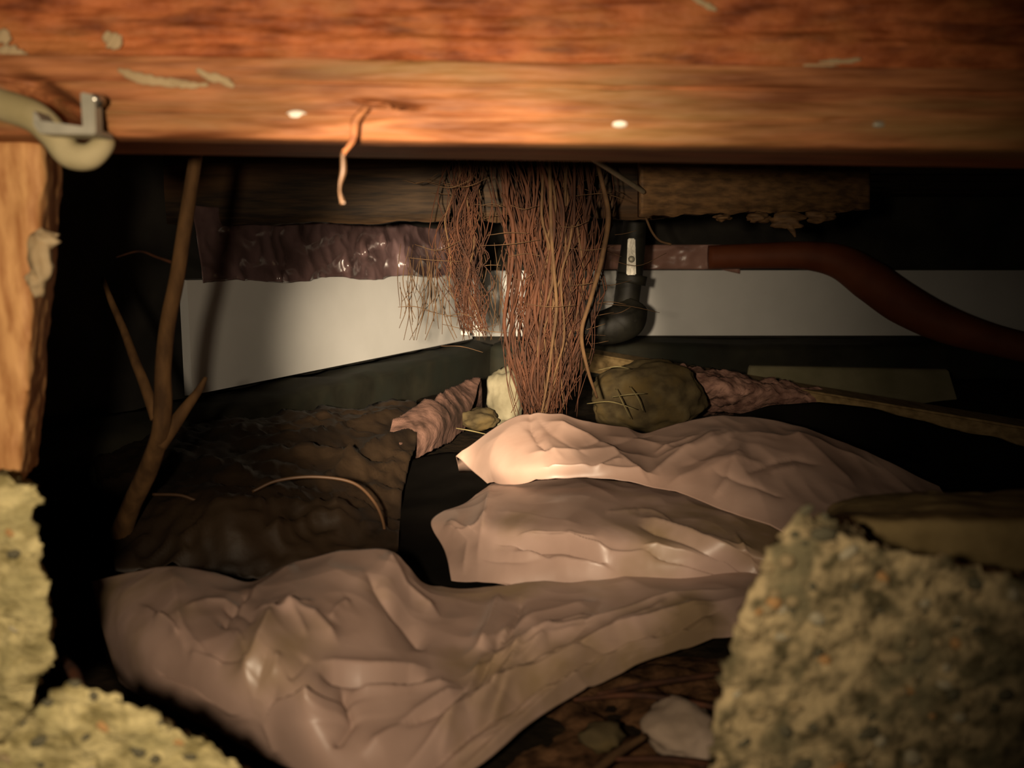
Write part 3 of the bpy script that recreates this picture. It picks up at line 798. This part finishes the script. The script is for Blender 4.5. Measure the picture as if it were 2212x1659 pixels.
# ------------------------------------------------------------------ dark tarp and black sheets
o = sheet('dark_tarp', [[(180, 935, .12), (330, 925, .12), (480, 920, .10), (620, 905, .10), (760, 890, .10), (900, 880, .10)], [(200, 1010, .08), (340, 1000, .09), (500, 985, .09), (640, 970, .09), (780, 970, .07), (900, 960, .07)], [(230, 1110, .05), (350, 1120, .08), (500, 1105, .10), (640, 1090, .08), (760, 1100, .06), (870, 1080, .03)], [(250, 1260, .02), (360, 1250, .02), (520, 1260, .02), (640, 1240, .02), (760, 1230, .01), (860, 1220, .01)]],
          M['tarp'], nu=110, nv=70, rough=0.5, amp=0.018, f=6, seed=13, tail=0.05, ridges=[([(560, 1010), (700, 1000), (800, 1030)], 10, 0.02), ([(300, 1000), (480, 1030), (640, 1090)], 12, 0.018), ([(360, 960), (560, 950), (760, 920)], 12, 0.02), ([(560, 1180), (700, 1150), (820, 1170)], 10, 0.018), ([(700, 1060), (780, 1000), (880, 960)], 10, 0.02), ([(520, 1000), (700, 960), (900, 900)], 18, 0.02), ([(420, 1130), (600, 1120), (800, 1140)], 20, 0.02)])
tag(o, 'dark brown tarp lying rumpled beside the forked root on the left', 'tarp')
o = sheet('black_sheet', [[(770, 1030, .03), (870, 1000, .04), (960, 985, .05), (1040, 992, .05), (1090, 1010, .04)], [(780, 1110, .02), (880, 1080, .03), (970, 1070, .03), (1050, 1065, .03), (1100, 1070, .03)], [(800, 1200, .01), (890, 1190, .02), (970, 1190, .02), (1050, 1180, .02), (1110, 1170, .01)], [(830, 1290, .006), (900, 1300, .006), (980, 1300, .006), (1060, 1280, .006), (1120, 1270, .006)]],
          M['black'], nu=60, nv=50, amp=0.008, f=7, seed=19, tail=0.05)  # near-black sheet added over the hollow, its colour stands in for shade
tag(o, 'black sheet painting in the shade of the hollow left of the middle pinkish sheet', 'plastic sheet')
o = sheet('black_sheet', [[(1560, 905, .10), (1700, 878, .12), (1850, 885, .12), (2000, 920, .10), (2300, 985, .08)], [(1560, 960, .03), (1700, 960, .03), (1850, 985, .03), (2000, 1010, .03), (2300, 1060, .03)], [(1560, 1080, .005), (1700, 1080, .005), (1850, 1080, .005), (2000, 1090, .005), (2300, 1120, .005)]],
          M['black'], nu=80, nv=40, amp=0.01, f=6, seed=17, tail=0.1)  # near-black sheet sloping down behind the pale sheeting
tag(o, 'black sheet behind the right side of the pale sheeting', 'plastic sheet')
tag(lump('stone', G(420, 1205, .0) + Vector((0, .03, .03)), (.062, .05, .045), M['greystone'], sub=4, amp=0.3, seed=31), 'half-buried brown-grey stone behind the left peak of the pale sheeting', 'stone')
for k, (pts, lab) in enumerate((([(545, 1062), (600, 1038), (680, 1030), (760, 1042), (805, 1080), (828, 1130), (832, 1190)], 'large looping brown wire on the dark tarp'), ([(330, 1068), (390, 1070), (440, 1085), (510, 1082), (570, 1082), (600, 1108), (602, 1140)], 'smaller looping brown wire left of the large loop'))):
    tag(tube('wire', [P(x, y, 1.42 + 0.012 * i * (1 - k)) for i, (x, y) in enumerate(pts)], [.0028] * 3, M['wire'], n=60, seg=6), lab, 'wire')

# ------------------------------------------------------------------ pale plastic sheeting
def creases(seed, n, starts, aims, lmin, lmax, w0, w1, h):
    # thin random creases leaving a start region towards an aim point
    rnd = random.Random(seed); out = []
    for i in range(n):
        (x0, x1, y0, y1) = rnd.choice(starts); ax, ay = rnd.choice(aims)
        x = rnd.uniform(x0, x1); y = rnd.uniform(y0, y1)
        d = Vector((ax - x, ay - y)); d.normalize(); L = rnd.uniform(lmin, lmax); nn = Vector((-d.y, d.x)); k = rnd.uniform(-.18, .18) * L
        pts = [(x + d.x * L * t + nn.x * k * math.sin(math.pi * t), y + d.y * L * t + nn.y * k * math.sin(math.pi * t)) for t in (0, .33, .66, 1)]
        out.append((pts, rnd.uniform(w0, w1), h * rnd.choice((1, 1, -1)) * rnd.uniform(.5, 1.2)))
    return out
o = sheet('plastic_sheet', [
    [(985, 990, .10), (1060, 932, .16), (1150, 897, .19), (1250, 908, .185), (1340, 926, .17), (1390, 939, .155), (1440, 922, .165), (1530, 905, .175), (1640, 903, .175), (1760, 942, .155), (1880, 988, .13), (1960, 1022, .11), (2030, 1056, .08)],
    [(1010, 1010, .09), (1065, 965, .15), (1150, 945, .175), (1250, 955, .17), (1340, 972, .155), (1400, 985, .14), (1470, 975, .15), (1560, 965, .16), (1660, 968, .16), (1770, 1000, .14), (1880, 1035, .115), (1960, 1062, .10), (2060, 1100, .07)],
    [(1035, 1030, .085), (1080, 1010, .13), (1160, 1003, .15), (1260, 1005, .15), (1350, 1015, .14), (1430, 1030, .13), (1520, 1040, .135), (1620, 1055, .14), (1720, 1080, .13), (1820, 1100, .115), (1920, 1130, .10), (2000, 1150, .08), (2100, 1180, .06)],
    [(1052, 1046, .075), (1100, 1047, .105), (1170, 1044, .12), (1270, 1040, .125), (1360, 1050, .12), (1440, 1066, .115), (1530, 1092, .115), (1620, 1125, .115), (1700, 1160, .11), (1800, 1210, .10), (1900, 1240, .08), (2000, 1270, .06), (2100, 1300, .05)]],
    M['poly_pale'], nu=260, nv=100, amp=0.006, f=6, aniso=(1.6, 0.6, 0.5), seed=1, tail=0.16, ridges=[
        ([(1180, 915), (1270, 950), (1340, 1000), (1400, 1050)], 14, 0.012), ([(1140, 985), (1280, 985), (1420, 1000)], 14, 0.008),
        ([(1160, 1020), (1280, 1020), (1420, 1040)], 8, 0.008), ([(1400, 1040), (1480, 990), (1560, 940)], 16, 0.012),
        ([(1420, 1000), (1500, 985), (1600, 935)], 14, 0.008), ([(1700, 940), (1780, 1000), (1850, 1060)], 20, 0.010), ([(1600, 940), (1740, 960), (1900, 1020)], 16, 0.010),
        ([(1440, 1060), (1540, 1010), (1620, 990)], 22, 0.008)] + creases(1, 16, [(1080, 1300, 960, 1040), (1400, 1800, 960, 1090)], [(1150, 897), (1400, 1050), (1640, 903)], 60, 170, 5, 9, 0.005))
tag(o, 'upper pale pink plastic sheet rising to a bright peak in front of the roots', 'plastic sheet')
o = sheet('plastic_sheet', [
    [(1062, 1050, .07), (1110, 1046, .10), (1200, 1040, .105), (1300, 1040, .105), (1400, 1056, .10), (1500, 1080, .10), (1600, 1115, .10), (1720, 1165, .09)],
    [(1000, 1092, .07), (1080, 1085, .105), (1200, 1080, .115), (1300, 1085, .115), (1400, 1100, .11), (1500, 1125, .105), (1600, 1155, .10), (1720, 1190, .09)],
    [(932, 1130, .07), (1040, 1140, .10), (1180, 1140, .115), (1300, 1150, .115), (1400, 1165, .105), (1500, 1180, .10), (1600, 1200, .09), (1720, 1225, .08)],
    [(962, 1195, .05), (1060, 1195, .075), (1180, 1195, .085), (1300, 1205, .09), (1400, 1210, .085), (1500, 1220, .08), (1600, 1230, .07), (1720, 1250, .06)],
    [(975, 1250, .03), (1060, 1262, .04), (1170, 1275, .045), (1300, 1275, .05), (1400, 1270, .05), (1500, 1268, .05), (1600, 1265, .05), (1720, 1275, .05)]],
    M['poly'], nu=240, nv=120, amp=0.006, f=6, aniso=(1.3, 0.7, 0.5), seed=2, tail=0.08, ridges=[
        ([(1120, 1168), (1230, 1176), (1320, 1212)], 10, 0.014), ([(1120, 1182), (1230, 1192), (1310, 1226)], 9, -0.016),
        ([(1380, 1125), (1500, 1168), (1640, 1235)], 12, 0.014), ([(1380, 1142), (1500, 1184), (1630, 1248)], 8, -0.012),
        ([(1390, 1190), (1490, 1208), (1600, 1236)], 9, 0.010), ([(1390, 1202), (1490, 1222), (1600, 1246)], 7, -0.010),
        ([(1060, 1060), (1045, 1130), (1030, 1220)], 14, 0.010), ([(1110, 1200), (1220, 1225), (1330, 1245)], 12, 0.012), ([(960, 1140), (1010, 1180), (1000, 1240)], 14, 0.010), ([(1080, 1262), (1200, 1250), (1330, 1262), (1600, 1240)], 8, -0.016)] + creases(2, 14, [(1000, 1300, 1080, 1230), (1300, 1600, 1100, 1240)], [(1640, 1240), (1640, 1200), (1000, 1150)], 70, 200, 5, 9, 0.005))
tag(o, 'middle pinkish plastic sheet tucked under the bright upper sheet', 'plastic sheet')
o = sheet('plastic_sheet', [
    [(198, 1266, .08), (280, 1248, .10), (370, 1232, .115), (460, 1248, .105), (550, 1262, .10), (640, 1216, .125), (730, 1195, .135), (830, 1197, .125), (880, 1232, .095), (930, 1268, .06), (1060, 1278, .05), (1160, 1266, .06), (1300, 1258, .06), (1450, 1246, .06), (1570, 1240, .06), (1700, 1238, .055)],
    [(206, 1300, .07), (285, 1300, .10), (380, 1300, .115), (470, 1310, .11), (560, 1310, .12), (650, 1290, .13), (740, 1280, .13), (830, 1290, .12), (890, 1310, .09), (960, 1330, .07), (1060, 1330, .06), (1180, 1325, .065), (1300, 1310, .065), (1440, 1295, .06), (1560, 1285, .06), (1690, 1280, .055)],
    [(222, 1370, .05), (295, 1390, .085), (390, 1400, .10), (480, 1410, .11), (570, 1400, .125), (650, 1400, .12), (740, 1400, .11), (830, 1410, .10), (900, 1420, .085), (980, 1420, .07), (1080, 1410, .065), (1200, 1395, .065), (1310, 1370, .065), (1430, 1345, .06), (1550, 1325, .055), (1680, 1315, .05)],
    [(245, 1440, .02), (320, 1490, .045), (410, 1510, .065), (500, 1520, .08), (580, 1510, .09), (660, 1520, .095), (750, 1520, .085), (840, 1530, .075), (910, 1540, .065), (1000, 1520, .06), (1100, 1490, .055), (1210, 1460, .055), (1310, 1425, .05), (1420, 1395, .05), (1540, 1365, .045), (1660, 1350, .04)],
    [(262, 1480, .004), (340, 1530, .006), (430, 1570, .01), (520, 1620, .015), (600, 1660, .02), (690, 1700, .03), (780, 1740, .03), (870, 1740, .03), (960, 1720, .03), (1060, 1655, .03), (1140, 1590, .03), (1230, 1530, .03), (1330, 1475, .03), (1430, 1435, .03), (1560, 1388, .03), (1650, 1375, .03)]],
    M['poly'], nu=320, nv=170, amp=0.007, f=6.5, seed=5, tail=0.07, ridges=[
        ([(870, 1680), (1000, 1560), (1190, 1455), (1330, 1380), (1620, 1300)], 20, 0.016), ([(900, 1690), (1020, 1590), (1200, 1480), (1400, 1400)], 12, -0.012),
        ([(990, 1690), (1180, 1545), (1330, 1440), (1560, 1375)], 16, 0.014), ([(1000, 1480), (1180, 1390), (1400, 1320), (1600, 1285)], 16, 0.012),
        ([(1000, 1430), (1150, 1350), (1300, 1300)], 20, 0.010), ([(1080, 1290), (1060, 1360), (1035, 1420)], 14, 0.010), ([(1130, 1300), (1110, 1370), (1070, 1430)], 12, -0.010),
        ([(835, 1205), (880, 1290), (950, 1350)], 16, 0.016), ([(790, 1240), (850, 1330), (920, 1410)], 18, -0.014),
        ([(545, 1560), (530, 1480), (560, 1400), (600, 1330)], 26, 0.016), ([(600, 1330), (680, 1345), (730, 1400)], 16, 0.010), ([(640, 1226), (560, 1290), (480, 1370)], 16, 0.010), ([(540, 1290), (480, 1370)], 14, -0.014),
        ([(690, 1455), (780, 1472), (920, 1478)], 12, -0.020), ([(690, 1435), (800, 1450), (930, 1455)], 14, 0.008),
        ([(600, 1480), (570, 1550), (600, 1640)], 9, -0.016), ([(660, 1520), (660, 1560)], 50, 0.022), ([(735, 1480), (760, 1560), (720, 1620)], 10, -0.012),
        ([(370, 1240), (385, 1330), (400, 1440)], 24, 0.006), ([(330, 1440), (420, 1480), (530, 1560)], 16, -0.010), ([(760, 1500), (880, 1510), (980, 1500)], 14, 0.010), ([(780, 1640), (900, 1560), (1000, 1510)], 16, 0.010)] + creases(3, 26, [(950, 1560, 1290, 1420), (1000, 1350, 1350, 1520)], [(870, 1680), (930, 1690), (800, 1620)], 90, 320, 5, 10, 0.006) + creases(4, 14, [(280, 800, 1290, 1430)], [(600, 1330), (540, 1560), (760, 1480)], 60, 150, 6, 11, 0.006))
tag(o, 'large lower pinkish plastic sheet spread across the foreground with long diagonal folds', 'plastic sheet')

# ------------------------------------------------------------------ litter at the bottom right
vs = []; fs = []
NX, NY = 60, 50
for j in range(NY):
    for i in range(NX):
        x = -0.02 + 0.42 * i / (NX - 1); y = 0.72 + 0.36 * j / (NY - 1)
        e = min(1, 5 * i / NX, 5 * (NX - 1 - i) / NX, 5 * j / NY, 5 * (NY - 1 - j) / NY)
        vs.append((x, y, 0.012 * e + 0.012 * e * fbm(Vector((x, y, 3)), 22, 3)))
for j in range(NY - 1):
    for i in range(NX - 1):
        a = j * NX + i; fs.append((a, a + 1, a + NX + 1, a + NX))
tag(mk('soil_litter', vs, fs, M['litter']), 'brown crumbly soil litter below the front sheet, bottom right', 'litter', kind='stuff')
tag(lump('stone', G(1475, 1580, .03), (.040, .045, .024), M['greystone'], sub=4, amp=0.25, seed=41), 'pinkish-grey flat stone against the large pebbly chunk, bottom right', 'stone')
tag(lump('stone', G(1300, 1590, .022), (.022, .02, .012), M['stone'], sub=3, amp=0.35, seed=43), 'small brown stone in the soil litter at the bottom', 'stone')
tag(tube('stick', [G(1270, 1680, .04), G(1330, 1630, .04), G(1395, 1590, .04)], [.004, .0045, .003], M['rootpale'], n=14), 'pale stick at the bottom edge left of the grey stone', 'stick')
for i, (pts, lab) in enumerate((([(1290, 1500), (1400, 1478), (1560, 1455)], 'uppermost dark twig under the right end of the front sheet'), ([(1240, 1512), (1380, 1502), (1560, 1530)], 'long reddish twig arching above the grey stone'), ([(1330, 1640), (1430, 1640), (1530, 1650)], 'lowest twig, under the grey stone'))):
    tag(tube('twig', [G(x, y, .05 if i < 2 else .04) for x, y in pts], [.002, .0035, .003], M['root'], n=16, seg=6), lab, 'twig', group='twigs at the bottom right')
